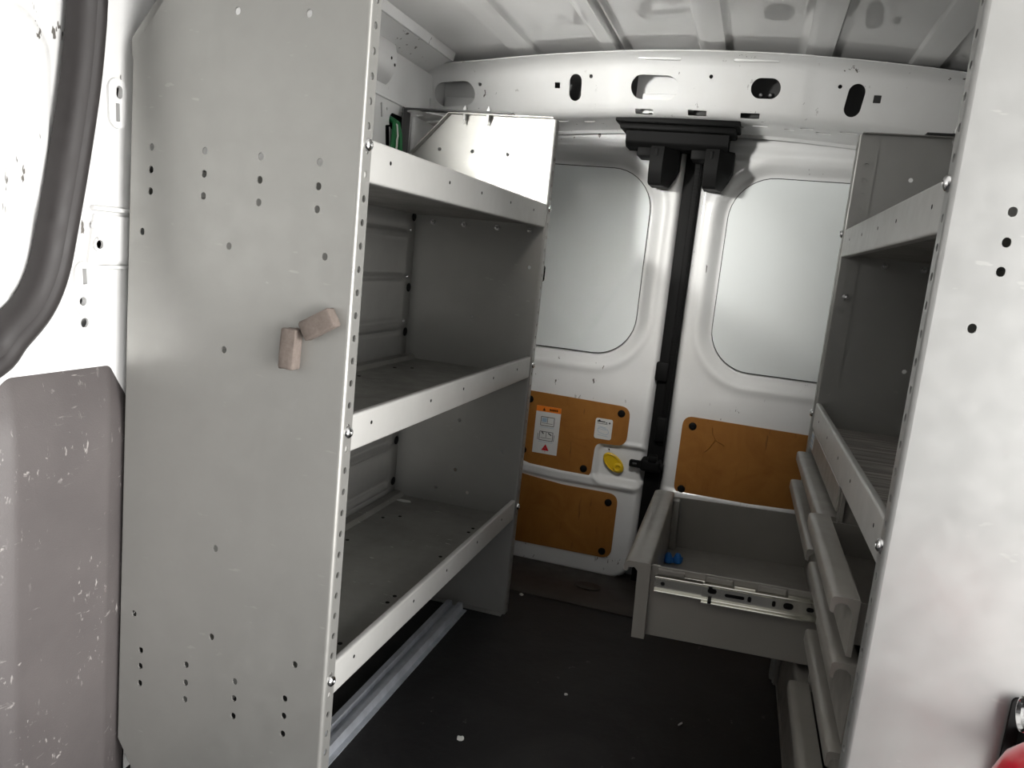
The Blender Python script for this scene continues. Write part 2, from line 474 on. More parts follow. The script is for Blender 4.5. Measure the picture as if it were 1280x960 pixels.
# ------------------------------------------------------------------ side walls
def build_wall_left():
    # upper body side behind the shelving, with real slots over a dark cavity
    bm = bmesh.new()
    holes = [slot(1.702, 1.205, .004, .016, 3, .25, .001), slot(1.728, 1.212, .0035, .0035), slot(1.787, 1.190, .044, .019),
             slot(1.745, 1.140, .012, .038, 3, .2, .003),
             slot(1.97, 1.275, .0035, .012, 3, .1, .001), slot(1.965, 1.15, .009, .009)]
    M = frame((-.885, 0, 0), (0, 1, 0), (0, 0, 1), (1, 0, 0))
    add_plate(bm, [(.96, -.05), (2.11, -.05), (2.11, 1.345), (1.85, 1.345), (1.83, 1.362), (.96, 1.362)], holes, .003, M)
    # rounded boss, roof rail along the top, and the small gusset where side, roof and rear rail meet
    bp = [(-.884, 1.262), (-.868, 1.270), (-.856, 1.290), (-.852, 1.318), (-.858, 1.345), (-.872, 1.358), (-.884, 1.360)]
    add_prism(bm, bp, 'y', .2, 1.700)
    add_prism(bm, [(x - .006 * (x > -.88), z) for x, z in bp], 'y', 1.700, 1.712)
    add_prism(bm, [(-.885, 1.345), (-.862, 1.352), (-.832, 1.368), (-.822, 1.374), (-.812, 1.372), (-.806, 1.392), (-.90, 1.392), (-.90, 1.345)], 'y', .2, 1.93)
    gm = frame((0, 0, 1.326), (1, 0, .12), (0, 1, 0), Vector((1, 0, .12)).cross(Vector((0, 1, 0))))
    add_plate(bm, round_poly([(-.90, 1.80), (-.835, 1.80), (-.800, 1.90), (-.800, 1.985), (-.90, 1.985)], [0, .01, .03, .01, 0], 5), [slot(-.855, 1.845, .008, .008, 1, 0, .001), slot(-.85, 1.93, .022, .010)], .003, gm)
    for y in (1.672, 1.690): add_lathe(bm, [(.0035, 0), (.0035, .0006), (0, .0006)], frame((-.8525, y, 1.312 - (y - 1.672) * .6), (0, 1, 0), (0, 0, 1), (1, 0, 0)), 10, 1)
    # shallow pressed ridge and post
    add_box(bm, (-.884, 1.62, 1.232), (-.877, 2.04, 1.238), .002)
    add_box(bm, (-.884, 1.86, .95), (-.872, 2.00, 1.225), .01, 3)
    # inner cavity and outer skin
    add_box(bm, (-.955, .05, -.05), (-.945, 2.25, 1.40), mat=1)
    add_box(bm, (-.955, CAB, -.05), (-.925, .11, 1.40), .01, 2, 0)  # cab side closed over its window to keep light off the rear
    # B pillar between the side door opening and the shelving
    def pz(y): return y
    pil = [(.80, .60), (.985, .60), (.985, 1.40), (.90, 1.40), (.885, 1.24), (.868, 1.07), (.850, .97), (.832, .89), (.815, .83), (.795, .785), (.765, .74), (.715, .703), (.45, .675), (.12, .675), (.12, .60)]
    ph = [slot(.902, 1.067, .0055, .0085), slot(.900, 1.040, .0035, .012, 2, .06, .001), slot(.848, .818, .0035, .013, 2, .08, .001), slot(.846, .782, .006, .006), slot(.853, .752, .0068, .0068), slot(.868, .860, .006, .006)]
    add_plate(bm, pil, ph, .004, frame((-.872, 0, 0), (0, 1, 0), (0, 0, 1), (1, 0, 0)))
    for (yc, zc, hy, hz, hs) in ((.900, 1.052, .016, .033, ph[:2]), (.848, .800, .015, .036, ph[2:4])):   # raised oval pads round the slots
        add_plate(bm, slot(yc, zc, hy, hz, 6, .06), hs, .004, frame((-.868, 0, 0), (0, 1, 0), (0, 0, 1), (1, 0, 0)))
    add_box(bm, (-.872, .858, .905), (-.862, .965, .912), .003)
    add_box(bm, (-.872, .84, .826), (-.864, .93, .832), .0025)
    add_plate(bm, [(.862, .90), (.94, .90), (.94, .84), (.852, .83)], [slot(.868, .860, .006, .006)], .006, frame((-.868, 0, 0), (0, 1, 0), (0, 0, 1), (1, 0, 0)))
    for y, z in ((.862, .885), (.860, .838)): add_lathe(bm, [(.006, 0), (.005, .002), (0, .003)], frame((-.865, y, z), (0, 1, 0), (0, 0, 1), (1, 0, 0)), 12)
    add_lathe(bm, [(.010, 0), (.010, .004), (.006, .004), (.006, 0)], frame((-.865, .868, .860), (0, 1, 0), (0, 0, 1), (1, 0, 0)), 20)
    for v, n in (((-.945), 1),):
        pass
    add_box(bm, (-.944, .60, .55), (-.93, 1.6, 1.33), mat=1)
    struct(bm_obj('wall_left', bm, [WHITE, HOLE]))
build_wall_left()

def build_wall_right():
    bm = bmesh.new()
    add_box(bm, (.556, .88, -.05), (.575, 2.25, 1.384), mat=0)
    add_box(bm, (.556, CAB, -.05), (.575, -.45, 1.384), mat=0)      # the side opening between is open to the daylight
    add_box(bm, (.556, -.45, -.05), (.575, .88, .02)); add_box(bm, (.556, -.45, 1.28), (.575, .88, 1.384))
    struct(bm_obj('wall_right', bm, [WHITE]))
    # cab front: dashboard and unseen panels narrowing the windscreen to limit the light
    bm = bmesh.new()
    add_box(bm, (-.945, CAB, -.05), (.575, CAB + .35, .78), .04, 3)
    add_box(bm, (-.945, CAB, .78), (-.26, CAB + .04, 1.40)); add_box(bm, (.01, CAB, .78), (.575, CAB + .04, 1.40))
    add_box(bm, (-.945, CAB, 1.30), (.575, CAB + .04, 1.44))
    struct(bm_obj('wall_front', bm, [RUBBER]))
build_wall_right()

def build_side_door():
    ys = np.arange(.10, .905, .006); zs = np.arange(.62, 1.372, .006)
    Y, Z = np.meshgrid(ys, zs, indexing='ij')
    d = sd_rrect(Y, Z, .20, .80, .78, 1.128, .05)
    X = -.905 + .006 * np.exp(-(d / .006) ** 2) + .004 * sstep(0, .02, -d)
    d2 = sd_rrect(Y, Z, .26, .735, .83, 1.075, .05)
    X += .005 * np.exp(-(d2 / .007) ** 2) - .004 * sstep(0, .015, -d2)
    me = grid_mesh(np.stack([X, Y, Z], -1)); me.flip_normals()
    o = link('door_3', me, WHITE, None, 60)
    s = o.modifiers.new('thick', 'SOLIDIFY'); s.thickness = .015; s.offset = -1
    struct(o)
build_side_door()

def build_seal():
    path = [(.868, 1.384), (.862, 1.30), (.855, 1.18), (.853, 1.14), (.846, 1.07), (.831, .977), (.814, .889), (.799, .822), (.777, .777), (.742, .741), (.717, .715), (.66, .70), (.45, .690), (.25, .685)]
    sec = [(-.027, -.012), (-.025, .004), (-.016, .014), (-.006, .016), (-.001, .007), (.005, .012), (.014, .012), (.023, .004), (.026, -.012)]
    fine = []
    for i in range(len(path) - 1):
        p0, p1, p2, p3 = [Vector(path[max(0, min(len(path) - 1, k))]) for k in (i - 1, i, i + 1, i + 2)]
        for k in range(5):
            t = k / 5
            fine.append(.5 * (2 * p1 + (p2 - p0) * t + (2 * p0 - 5 * p1 + 4 * p2 - p3) * t * t + (3 * p1 - p0 - 3 * p2 + p3) * t ** 3))
    fine.append(Vector(path[-1]))
    bm = bmesh.new(); rings = []
    for i, p in enumerate(fine):
        t = (fine[min(i + 1, len(fine) - 1)] - fine[max(i - 1, 0)]).normalized(); nrm = Vector((-t.y, t.x))
        rings.append([bm.verts.new((-.868 + h, (p + nrm * w).x, (p + nrm * w).y)) for w, h in sec])
    for a, b in zip(rings, rings[1:]):
        for k in range(len(sec)): bm.faces.new((a[k], a[(k + 1) % len(sec)], b[(k + 1) % len(sec)], b[k]))
    bm.faces.new(rings[0]); bm.faces.new(rings[-1][::-1])
    tag(bm_obj('door_seal', bm, RUBBER, None, 50), 'black rubber weatherstrip curving around the white side door opening', 'door seal')
build_seal()

def build_cover():
    # moulded plastic cover under the side door opening: rounded plan corner, sloping rounded top
    plan = round_poly([(-.99, .685), (-.848, .700), (-.838, .722), (-.838, .868), (-.866, .940), (-.99, .945)], [0, .03, .03, .035, .02, 0], 8)
    lev = [(0, 0, 0), (.10, 0, 0), (.58, -.002, 0), (.610, -.005, .001), (.630, -.009, .003), (.647, -.015, .006), (.664, -.022, .009), (.682, -.029, .012), (.697, -.036, .015), (.703, -.046, .017), (.704, -.10, .02)]
    bm = bmesh.new(); rings = []
    cy = .795
    for z, ix, iy in lev:
        ring = []
        for x, y in plan:
            xx = x + (ix if x > -.98 else 0)
            yy = y + (iy if y < cy else -ix * .9)
            ring.append(bm.verts.new((xx, yy, z)))
        rings.append(ring)
    n = len(plan)
    for a, b in zip(rings, rings[1:]):
        for k in range(n): bm.faces.new((a[k], a[(k + 1) % n], b[(k + 1) % n], b[k]))
    bm.faces.new(rings[0][::-1]); bm.faces.new(rings[-1])
    # the ledge that runs on forward under the door opening
    add_box(bm, (-.99, .15, .0), (-.870, .69, .685), .02, 3)
    o = bm_obj('sill_cover', bm, COVER, None, 50)
    tag(o, 'scuffed grey moulded plastic cover below the black door seal', 'trim cover')
    b2 = bmesh.new(); add_box(b2, (-.886, .775, .702), (-.878, .805, .7055), .0005, 1)
    bm_obj('slot', b2, BLACKP, o)
build_cover()

# ------------------------------------------------------------------ rear doors
DY = 2.2
DC = -.206
def door_field(X, Z, left):
    """height towards the cabin (+) of the pressed inner door sheet"""
    s = 1 if left else -1
    U = (X - DC) * (-s)                       # distance from the centre gap
    w = sd_rrect(U, Z, .104, .56, .652, 1.174, .115)
    h = -.026 * (1 - sstep(.003, .036, w)) + .004 * np.exp(-((w - .042) / .010) ** 2)
    if left:
        r = sd_rrect(U, Z, .020, .166, .287, .402, .028)
        h += -.010 * (1 - sstep(-.012, .002, r)) + .004 * np.exp(-((r - .004) / .006) ** 2)
    # crease band between the boards
    zc = .279 + .05 * np.clip(U - .27, 0, 1)
    band = (1 - sstep(.010, .020, np.abs(Z - zc - .006)))
    h += .008 * band * sstep(.015, .06, U)
    # upper ledge
    h += .006 * (1 - sstep(.004, .014, np.abs(Z - 1.228))) * sstep(.05, .1, U)
    h += .008 * (1 - sstep(.52, .63, Z)) * sstep(.02, .05, U)          # lower half stands a little proud
    edge = sd_rrect(U, Z, .021, .75, -.006, 1.36, .070 if left else .07)
    h -= .045 * (1 - np.sqrt(np.clip(1 - np.clip(1 + edge / .020, 0, 1) ** 2, 0, 1)))
    return h, edge

def hy(x, z, left=True):
    h, _ = door_field(np.array([[x]]), np.array([[z]]), left); return DY - float(h[0, 0])

def board(name, parent, outline, y, t=.004):
    bm = bmesh.new(); add_plate(bm, outline, [], t, frame((0, y, 0), (1, 0, 0), (0, 0, 1), (0, -1, 0)))
    return bm_obj(name, bm, PLY, parent)

def flat_label(name, parent, y, items, base):
    """printed sticker: each printed shape is a thin layer on the one before; base outline is slot 0"""
    mats = [PAPER, ORANGE, INK, REDI, BLUEI]; bm = bmesh.new()
    for k, (pts, mi) in enumerate([(base, 0)] + items):
        add_plate(bm, pts, [], .0006, frame((0, y - (.0004 if k else 0), 0), (1, 0, 0), (0, 0, 1), (0, -1, 0)), mi)
    return bm_obj(name, bm, mats, parent)

def seg(a, b, w):
    a, b = Vector(a), Vector(b); n = (b - a).normalized(); n = Vector((-n.y, n.x)) * w / 2
    return [tuple(a + n), tuple(a - n), tuple(b - n), tuple(b + n)]

def build_rear_door(left):
    s = 1 if left else -1
    name = 'door_1' if left else 'door_2'
    us = np.unique(np.concatenate([np.arange(.021, .06, .0025), np.arange(.06, .20, .004), np.arange(.2, .71, .008)])); zs = np.concatenate([np.arange(-.006, .08, .004), np.arange(.08, .46, .005), np.arange(.46, 1.33, .007)])
    Uu, Z = np.meshgrid(us, zs, indexing='ij'); X = DC - s * Uu
    h, edge = door_field(X, Z, left)
    P = np.stack([X, DY - h, Z], -1)
    me = grid_mesh(P, edge < .0005)
    bm = bmesh.new(); bm.from_mesh(me); bmesh.ops.recalc_face_normals(bm, faces=bm.faces)
    if sum(f.normal.y for f in bm.faces) > 0: bmesh.ops.reverse_faces(bm, faces=bm.faces)
    bm.to_mesh(me); bm.free()
    o = link(name, me, WHITE, None, 60); struct(o)
    md = o.modifiers.new('thick', 'SOLIDIFY'); md.thickness = .03; md.offset = -1
    X0 = lambda u: DC - s * u
    def outl(u0, u1, z0, z1, r):
        a, b = sorted((X0(u0), X0(u1))); return rrect(a, b, z0, z1, r, 10)
    # painted blank where a window would be, in its thin dark gasket
    bm = bmesh.new(); add_plate(bm, outl(.106, .55, .654, 1.172, .112), [], .004, frame((0, DY + .0235, 0), (1, 0, 0), (0, 0, 1), (0, -1, 0)))
    wb = bm_obj('window_blank', bm, BLANK, o)
    bm = bmesh.new(); add_plate(bm, outl(.1038, .5522, .6518, 1.1742, .114), [outl(.1058, .5502, .6538, 1.1722, .1122)], .005, frame((0, DY + .0235, 0), (1, 0, 0), (0, 0, 1), (0, -1, 0)))
    bm_obj('gasket', bm, DARKSTEEL, wb)
    if left:
        bm = bmesh.new(); add_plate(bm, slot(-.602, .862, .011, .026), [], .0008, frame((0, DY + .0211, 0), (1, 0, 0), (0, 0, 1), (0, -1, 0)))
        bm_obj('grip_hole', bm, BLACKP, wb)
    yb = DY - .0105
    clips = []
    if left:
        A = round_poly([(-.66, .523), (-.290, .515), (-.290, .402), (-.378, .398), (-.382, .292), (-.47, .292), (-.56, .302), (-.66, .330)], [.02, .03, .03, .022, .025, .03, .1, .02])
        pa = board('hardboard_panel', o, A, yb)
        B = round_poly([(-.66, .278), (-.56, .266), (-.46, .257), (-.294, .257), (-.294, .062), (-.66, .058)], [.02, .1, .1, .03, .03, .02])
        pb = board('hardboard_panel', o, B, yb)
        clips = [(pa, -.586, .496), (pa, -.314, .494), (pa, -.591, .341), (pa, -.404, .316), (pb, -.320, .229), (pb, -.321, .080)]
        # long warning sticker
        base = [(-.563, .4815), (-.4885, .4815), (-.4885, .340), (-.563, .340)]
        it = [([(-.563, .4815), (-.4885, .4815), (-.4885, .465), (-.563, .465)], 1),
              ([(-.544, .468), (-.535, .468), (-.5395, .477)], 2)]
        for k in range(5): it.append((rrect(-.523 + k * .0052, -.5192 + k * .0052, .4695, .4755, .0006, 1), 3 if k % 2 else 2))
        for zc in (.437, .393):                                         # two pictograms of the doors
            x0, x1 = -.546, -.506
            q = [(x0, zc + .013), (x1, zc + .013), (x1, zc - .013), (x0, zc - .013)]
            for a, b in zip(q, q[1:] + q[:1]): it.append((seg(a, b, .0016), 2))
            it.append((seg(((x0 + x1) / 2, zc + .013), ((x0 + x1) / 2, zc - .004), .0012), 2))
            it.append((seg((x0 + .004, zc - .006), (x1 - .004, zc - .006), .0011), 2))
            it.append((seg((x0 - .002, zc - .018), (x1 + .002, zc - .018), .0012), 4))
            if zc > .42: it.append(([(x0 + .003, zc + .010), (x1 - .022, zc + .010), (x1 - .022, zc - .003), (x0 + .003, zc - .003)], 4))
            if zc < .42:
                it.append((seg((x0 + .006, zc + .012), (x0 + .012, zc + .006), .003), 2)); it.append((seg((x1 - .004, zc + .004), (x1 - .014, zc + .010), .003), 2))
                it.append((seg((x0 - .005, zc - .013), (x0 - .005, zc + .006), .0014), 2)); it.append((seg((x1 + .004, zc - .013), (x1 + .004, zc + .006), .0014), 2))
        it.append(([(-.536, .350), (-.513, .350), (-.5245, .369)], 3))
        it.append((slot(-.5245, .3568, .0022, .0022), 0)); it.append((seg((-.5245, .349), (-.5245, .345), .0014), 3))
        lab = flat_label('warning_sticker', pa, yb - .0027, it, base); lab['label'] = 'white sticker with orange band, door pictograms and red triangle'
        base = rrect(-.385, -.335, .412, .472, .006, 5)
        it = [(seg((-.380, .463), (-.357, .463), .003), 2), (slot(-.374, .465, .003, .003), 2), (seg((-.355, .461), (-.351, .461), .003), 2), (slot(-.344, .461, .0022, .0028), 2), (seg((-.379, .457), (-.350, .457), .0012), 2)]
        ring = slot(-.360, .436, .016, .008, 5, -.25)
        for a, b in zip(ring, ring[1:] + ring[:1]): it.append((seg(a, b, .0011), 4))
        for z in (.449, .442): it.append((seg((-.377, z), (-.352, z - .003), .001), 4))
        it.append((seg((-.376, .424), (-.345, .421), .001), 4))
        lab = flat_label('small_sticker', pa, yb - .0027, it, base); lab['label'] = 'small square white sticker with faint printing'
        # yellow release handle in its recess
        yr = DY - .004
        bm = bmesh.new(); R = math.radians(-38)
        def ell(sc, n=28): return [(-.3205 + math.cos(R) * sc * .036 * math.cos(2 * PI * k / n) - math.sin(R) * sc * .021 * math.sin(2 * PI * k / n), .347 + math.sin(R) * sc * .036 * math.cos(2 * PI * k / n) + math.cos(R) * sc * .021 * math.sin(2 * PI * k / n)) for k in range(n)]
        lv = [(1.0, 0), (1.0, .004), (.94, .007), (.86, .008), (.80, .0055), (.5, .005)]
        rings = [[bm.verts.new((x, yr - h, z)) for x, z in ell(sc)] for sc, h in lv]
        for a, b in zip(rings, rings[1:]):
            for k in range(28): bm.faces.new((a[k], a[(k + 1) % 28], b[(k + 1) % 28], b[k]))
        bm.faces.new(rings[-1]); bm.faces.new(rings[0][::-1])
        add_lathe(bm, [(.0135, 0), (.0135, .006), (.010, .009), (.007, .0085), (.006, .005), (0, .005)], frame((-.306, yr - .004, .336), (1, 0, 0), (0, 0, 1), (0, -1, 0)), 20)
        hd = bm_obj('release_handle', bm, YEL, o); hd['label'] = 'yellow oval release handle'
        sc = bmesh.new()
        for x, z in ((-.372, .388), (-.371, .318), (-.338, .383)): add_lathe(sc, [(.0022, 0), (.0022, .0015), (0, .002)], frame((x, DY - .001, z), (1, 0, 0), (0, 0, 1), (0, -1, 0)), 8)
        bm_obj('screw_hole', sc, BLACKP, o)
        # black lock striker reaching across the gap
        bm = bmesh.new()
        add_plate(bm, rrect(-.274, -.235, .348, .368, .004, 3), [slot(-.259, .358, .007, .0035)], .010, frame((0, DY - .014, 0), (1, 0, 0), (0, 0, 1), (0, -1, 0)))
        add_box(bm, (-.242, DY - .030, .343), (-.186, DY + .02, .378), .008, 3)
        add_box(bm, (-.222, DY - .034, .373), (-.196, DY + .0, .392), .005, 2)
        add_box(bm, (-.20, DY - .025, .352), (-.178, DY + .0, .368), .004, 2)
        bm_obj('lock_latch', bm, BLACKP, o)
        # black seal and stops that fill the centre gap
        bm = bmesh.new()
        add_box(bm, (-.230, DY + .008, -.004), (-.184, DY + .03, 1.27), .004, 2)
        add_box(bm, (-.203, DY + .000, .42), (-.187, DY + .012, 1.24), .003, 2)
        add_box(bm, (-.236, DY - .006, .60), (-.200, DY + .012, .655), .006, 2)
        add_box(bm, (-.214, DY - .010, .43), (-.186, DY + .012, .50), .005, 2)
        for k in range(60):
            z = .66 + k * .0092
            add_box(bm, (-.202, DY - .0015, z), (-.190, DY + .002, z + .0045))
        bm_obj('centre_seal', bm, BLACKP, o)
    else:
        Cc = round_poly([(-.142, .516), (.30, .512), (.30, .293), (-.142, .293)], [.028, .03, .03, .028])
        pc = board('hardboard_panel', o, Cc, yb)
        pd = board('hardboard_panel', o, round_poly([(-.12, .257), (.30, .257), (.30, .060), (-.12, .060)], .03), yb)
        clips = [(pc, -.114, .490), (pc, -.121, .308), (pc, .275, .490), (pc, .275, .31), (pd, -.09, .23), (pd, -.09, .08)]
        # tear in the board
        bm = bmesh.new()
        for a, b, w in (((-.062, .436), (-.048, .462), .004), ((-.048, .462), (-.022, .450), .0045), ((-.058, .478), (-.048, .462), .0025), ((-.072, .424), (-.062, .436), .003), ((-.058, .478), (-.060, .495), .002)):
            a, b = Vector(a), Vector(b); n = (b - a).normalized(); n = Vector((-n.y, n.x)) * w / 2
            vs = [bm.verts.new((p.x, yb - hh, p.y)) for p, hh in ((a - n, .0019), (b - n, .0019), (b, .0045), (a, .0045), (a + n, .0019), (b + n, .0019))]
            bm.faces.new((vs[0], vs[1], vs[2], vs[3])); bm.faces.new((vs[3], vs[2], vs[5], vs[4])); bm.faces.new((vs[0], vs[3], vs[4])); bm.faces.new((vs[1], vs[5], vs[2]))
        bm_obj('torn_edge', bm, PLY, pc)
    for p, x, z in clips: bolt(p, (x, yb - .002, z), (1, 0, 0), (0, 0, 1), (0, -1, 0), .0108, .004, 'clip', BLACKP)
build_rear_door(True); build_rear_door(False)

def build_rear_frame():
    bm = bmesh.new()
    add_box(bm, (-.955, 2.262, -.05), (.575, 2.28, 1.46), 0, 1, 1)        # outer skins behind the inner door sheets
    add_box(bm, (-.955, 2.205, 1.255), (.575, 2.262, 1.275), .004, 2)      # rubber along the top of the door opening
    add_box(bm, (-.955, 2.16, 1.20), (-.935, 2.262, 1.42), 0, 1, 1); add_box(bm, (.566, 2.16, -.05), (.575, 2.262, 1.42), 0, 1, 1)
    struct(bm_obj('wall_rear', bm, [RUBBER, WHITE]))
build_rear_frame()

def build_latch_cover():
    t = empty('latch_cover', (-.245, 2.13, 1.286), 'black plastic latch housing with two hooks above the rear door gap', 'latch housing')
    ox, oy, oz = -.245, 2.13, 1.286
    bm = bmesh.new()
    add_box(bm, (-.160, -.075, -.017), (.150, .045, -.002), .004, 2)
    add_box(bm, (-.150, -.060, -.032), (.142, .045, -.016), .006, 2)
    # body: rounded lower edge
    pr = round_poly([(.050, -.028), (-.040, -.028), (-.034, -.060), (-.020, -.070), (.050, -.070)], [0, .004, .012, .012, 0], 5)
    add_prism(bm, pr, 'x', -.135, .125)
    bm_obj('housing', bm, BLACKP, t, 40)
    for x0 in (-.066, .073):
        b = bmesh.new(); w = .034
        plan = [(0, -.036), (w, -.036), (w + .036, .006), (w + .036, .058), (0, .058)]
        rings = []
        for z, dx, dy in ((-.066, 0, .004), (-.085, 0, 0), (-.115, 0, -.003), (-.135, -.008, 0), (-.158, -.022, .010), (-.163, -.026, .018)):
            rings.append([b.verts.new((x0 + px + (dx if px > w else 0) + (.002 if z < -.16 and px == 0 else 0), py + (dy if py < .05 else 0), z)) for px, py in plan])
        for r0, r1 in zip(rings, rings[1:]):
            for k in range(5): b.faces.new((r0[k], r0[(k + 1) % 5], r1[(k + 1) % 5], r1[k]))
        b.faces.new(rings[0]); b.faces.new(rings[-1][::-1])
        add_box(b, (x0 - .038, -.020, -.092), (x0 + .004, .058, -.064), .004, 2)
        add_box(b, (x0 + .012, -.0375, -.092), (x0 + .020, -.030, -.072), .002, 2)
        bm_obj('hook', b, BLACKP, t, 30)
build_latch_cover()

# ------------------------------------------------------------------ shelving units
def end_outline(front):
    return [(0.004, 0.0), (.290, 0.0), (.352, .10), (.352, 1.126), (.262 if not front else .278, 1.222), (.004, 1.222)]

def panel_holes():
    hs = []
    for d in (.0575, .145, .232, .319):
        for z in (.998, .968, .939): hs.append((d, z - (.004 if d < .1 else .002 if d < .2 else 0)))
    for d, z in ((.331, .883), (.188, .876), (.042, .876), (.189, .735), (.189, .447), (.328, .314), (.189, .311), (.049, .304), (.085, 1.173), (.190, 1.175)): hs.append((d, z))
    for d, zz in ((.314, (.258, .232, .204)), (.231, (.256, .227, .200)), (.146, (.252, .225, .197)), (.062, (.248, .221, .193))):
        for z in zz: hs.append((d, z))
    return hs

def shelf_unit(s, loc, rz, label, front_mat, right=False):
    """local frame: x*s is the depth away from the aisle, y runs to the rear of the van"""
    t = empty('shelving_unit', loc, label, 'shelving', rz, None)
    L = .909; T = .0022
    def F(o, a, b): # plane helper: a,b given in (depth, along, up)
        A = Vector((a[0] * s, a[1], a[2])); B = Vector((b[0] * s, b[1], b[2]))
        return frame((o[0] * s, o[1], o[2]), A, B, A.cross(B))
    for front in (True, False):
        v = 0 if front else L
        bm = bmesh.new()
        hs = [slot(d, z, .0042, .0050, 4) for d, z in panel_holes()]
        if not front:
            hs = [slot(d, z, .0045, .0045, 4) for d, z in ((.305 - .02, 1.14), (.20, 1.139), (.11, 1.137), (.245, 1.05), (.029, .88), (.163, .746), (.169, .483), (.169, .354), (.131, .30), (.217, .299), (.05, .60), (.25, .60), (.05, .42))]
        add_plate(bm, end_outline(front), hs, T, F((0, v, 0), (1, 0, 0), (0, 0, 1)))
        # perforated aisle flange with a rounded bend
        fh = [slot(.0125, z, .0042, .0046, 4) for z in [.024 + .030 * k for k in range(40)]]
        sg = 1
        w = .024
        add_plate(bm, [(.004, 0), (w, 0), (w, 1.222), (.004, 1.222)], fh, T, F((0, v, 0), (0, sg, 0), (0, 0, 1)))
        arc = [(.004 - .005 * math.cos(a), .004 - .005 * math.sin(a)) for a in [PI / 2 * k / 6 for k in range(7)]]
        arc2 = [(.004 - .003 * math.cos(a), .004 - .003 * math.sin(a)) for a in [PI / 2 * k / 6 for k in range(7)]]
        add_prism(bm, [((a) * s, v + b) for a, b in arc + arc2[::-1]], 'z', 0, 1.222)
        # folded rims along the top and the cut-off corner
        zt = 1.222; dc = .278 if front else .262
        def rim(p, q, wd, dirn):
            p, q = Vector(p), Vector(q); n = (q - p)
            vs = [bm.verts.new((x * s, y, z)) for x, y, z in ((p.x, v, p.y), (q.x, v, q.y), (q.x, v + wd * dirn, q.y), (p.x, v + wd * dirn, p.y))]
            up = Vector((-(n.y), n.x)).normalized() * .002
            vt = [bm.verts.new((vv.co.x + up.x * s, vv.co.y, vv.co.z + up.y)) for vv in vs]
            bm.faces.new(vs); bm.faces.new(vt[::-1])
            for k in range(4): bm.faces.new((vs[k], vt[k], vt[(k + 1) % 4], vs[(k + 1) % 4]))
        dirn = 1 if front else -1
        rim((.004, zt), (dc, zt), .02, dirn); rim((dc, zt), (.352, 1.126), .02, dirn)
        rim((.352, 1.126), (.352, .10), .02, dirn)
        if not front: rim((.004, .002), (.29, .002), .02, dirn)
        else: add_plate(bm, [(.352, 1.100), (.366, 1.118), (.367, 1.142), (.318, 1.205), (.300, 1.196)], [], T, F((0, v + .012, 0), (1, 0, 0), (0, 0, 1)))
        if right and not front:          # inner perforated return of the far panel
            rh = [slot(.022, z, .005, .005, 4) for z in [.05 + .030 * k for k in range(38)]]
            add_plate(bm, [(.004, .02), (.040, .02), (.040, 1.20), (.004, 1.20)], rh, .0015, F((0, v - .0026, 0), (1, 0, 0), (0, 0, 1)))
        bm_obj('end_panel', bm, front_mat if front else GREY, t)
    # ribbed back sheet
    zs = np.array(sorted(set(np.round(np.concatenate([np.append(np.arange(.03, .97, .05), .981)] + [c + np.array([-.020, -.013, -.009, -.005, 0, .005, .009, .013, .020]) for c in (.93, .825, .705, .40, .295)]), 4))))
    ys = np.array([.004, .03, .84, .86, .905])
    Y, Z = np.meshgrid(ys, zs, indexing='ij'); D = np.full_like(Y, .331)
    for c in (.93, .825, .705, .40, .295): D -= (.010 * np.exp(-((Z - c) / .006) ** 4) - .004 * np.exp(-((np.abs(Z - c) - .013) / .004) ** 2)) * (Y < .85)
    me = grid_mesh(np.stack([D * s, Y, Z], -1))
    bk = link('back_sheet', me, GREY, t, 60); md = bk.modifiers.new('thick', 'SOLIDIFY'); md.thickness = .0015
    for z in (.973, .80, .689, .408, .299): bolt(bk, (.3295 * s, .890, z), (0, 1, 0), (0, 0, 1), (-s, 0, 0), .011, .003, 'plug', BLACKP)
    for z in (.94, .827, .717): bolt(bk, (.3295 * s, .874, z), (0, 1, 0), (0, 0, 1), (-s, 0, 0), .0045, .003, 'rivet', CHROME)
    # trays with an upstanding front lip
    levels = [(.980, 1.030), (.620, .668), (.259, .305)] if not right else [(.974, 1.028), (.603, .655)]
    for k, (zb, zt) in enumerate(levels):
        b = bmesh.new()
        wood = right and k == 1
        add_box(b, (min(.006 * s, .328 * s), .004, zb), (max(.006 * s, .328 * s), L - .004, zb + .003), mat=1)
        if not wood:                       # raised ledge at the back of the tray
            add_prism(b, [(.328 * s, zb + .003), (.300 * s, zb + .003), (.308 * s, zb + .012), (.328 * s, zb + .013)], 'y', .004, L - .004, mat=1)
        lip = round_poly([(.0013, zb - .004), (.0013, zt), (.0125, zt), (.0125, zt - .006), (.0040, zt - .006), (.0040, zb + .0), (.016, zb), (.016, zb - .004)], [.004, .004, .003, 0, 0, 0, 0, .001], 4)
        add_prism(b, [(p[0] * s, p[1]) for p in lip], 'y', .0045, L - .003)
        for v in (.085, .30, .455, .63, .80):           # small punched holes in the lip
            add_lathe(b, [(.0028, 0), (.0028, .0003), (0, .0003)], frame((.0012 * s, v, zb + .028), (0, s, 0), (0, 0, 1), (-s, 0, 0)), 10, 2)
        if not wood:
            for v in (.10, .13, .30, .33, .55, .72, .75):
                add_lathe(b, [(.004, 0), (.004, .0008), (0, .0008)], frame(((.27 - .03 * (v % .05 > .02)) * s, v, zb + .003), (1, 0, 0), (0, 1, 0), (0, 0, 1)), 10, 2)
                add_lathe(b, [(.004, 0), (.004, .0008), (0, .0008)], frame((.06 * s, v + .02, zb + .003), (1, 0, 0), (0, 1, 0), (0, 0, 1)), 10, 2)
        nm = 'worktop' if wood else 'shelf'
        sh = bm_obj(nm, b, [LIP_LIT, WOOD if wood else TRAY, BLACKP], t)
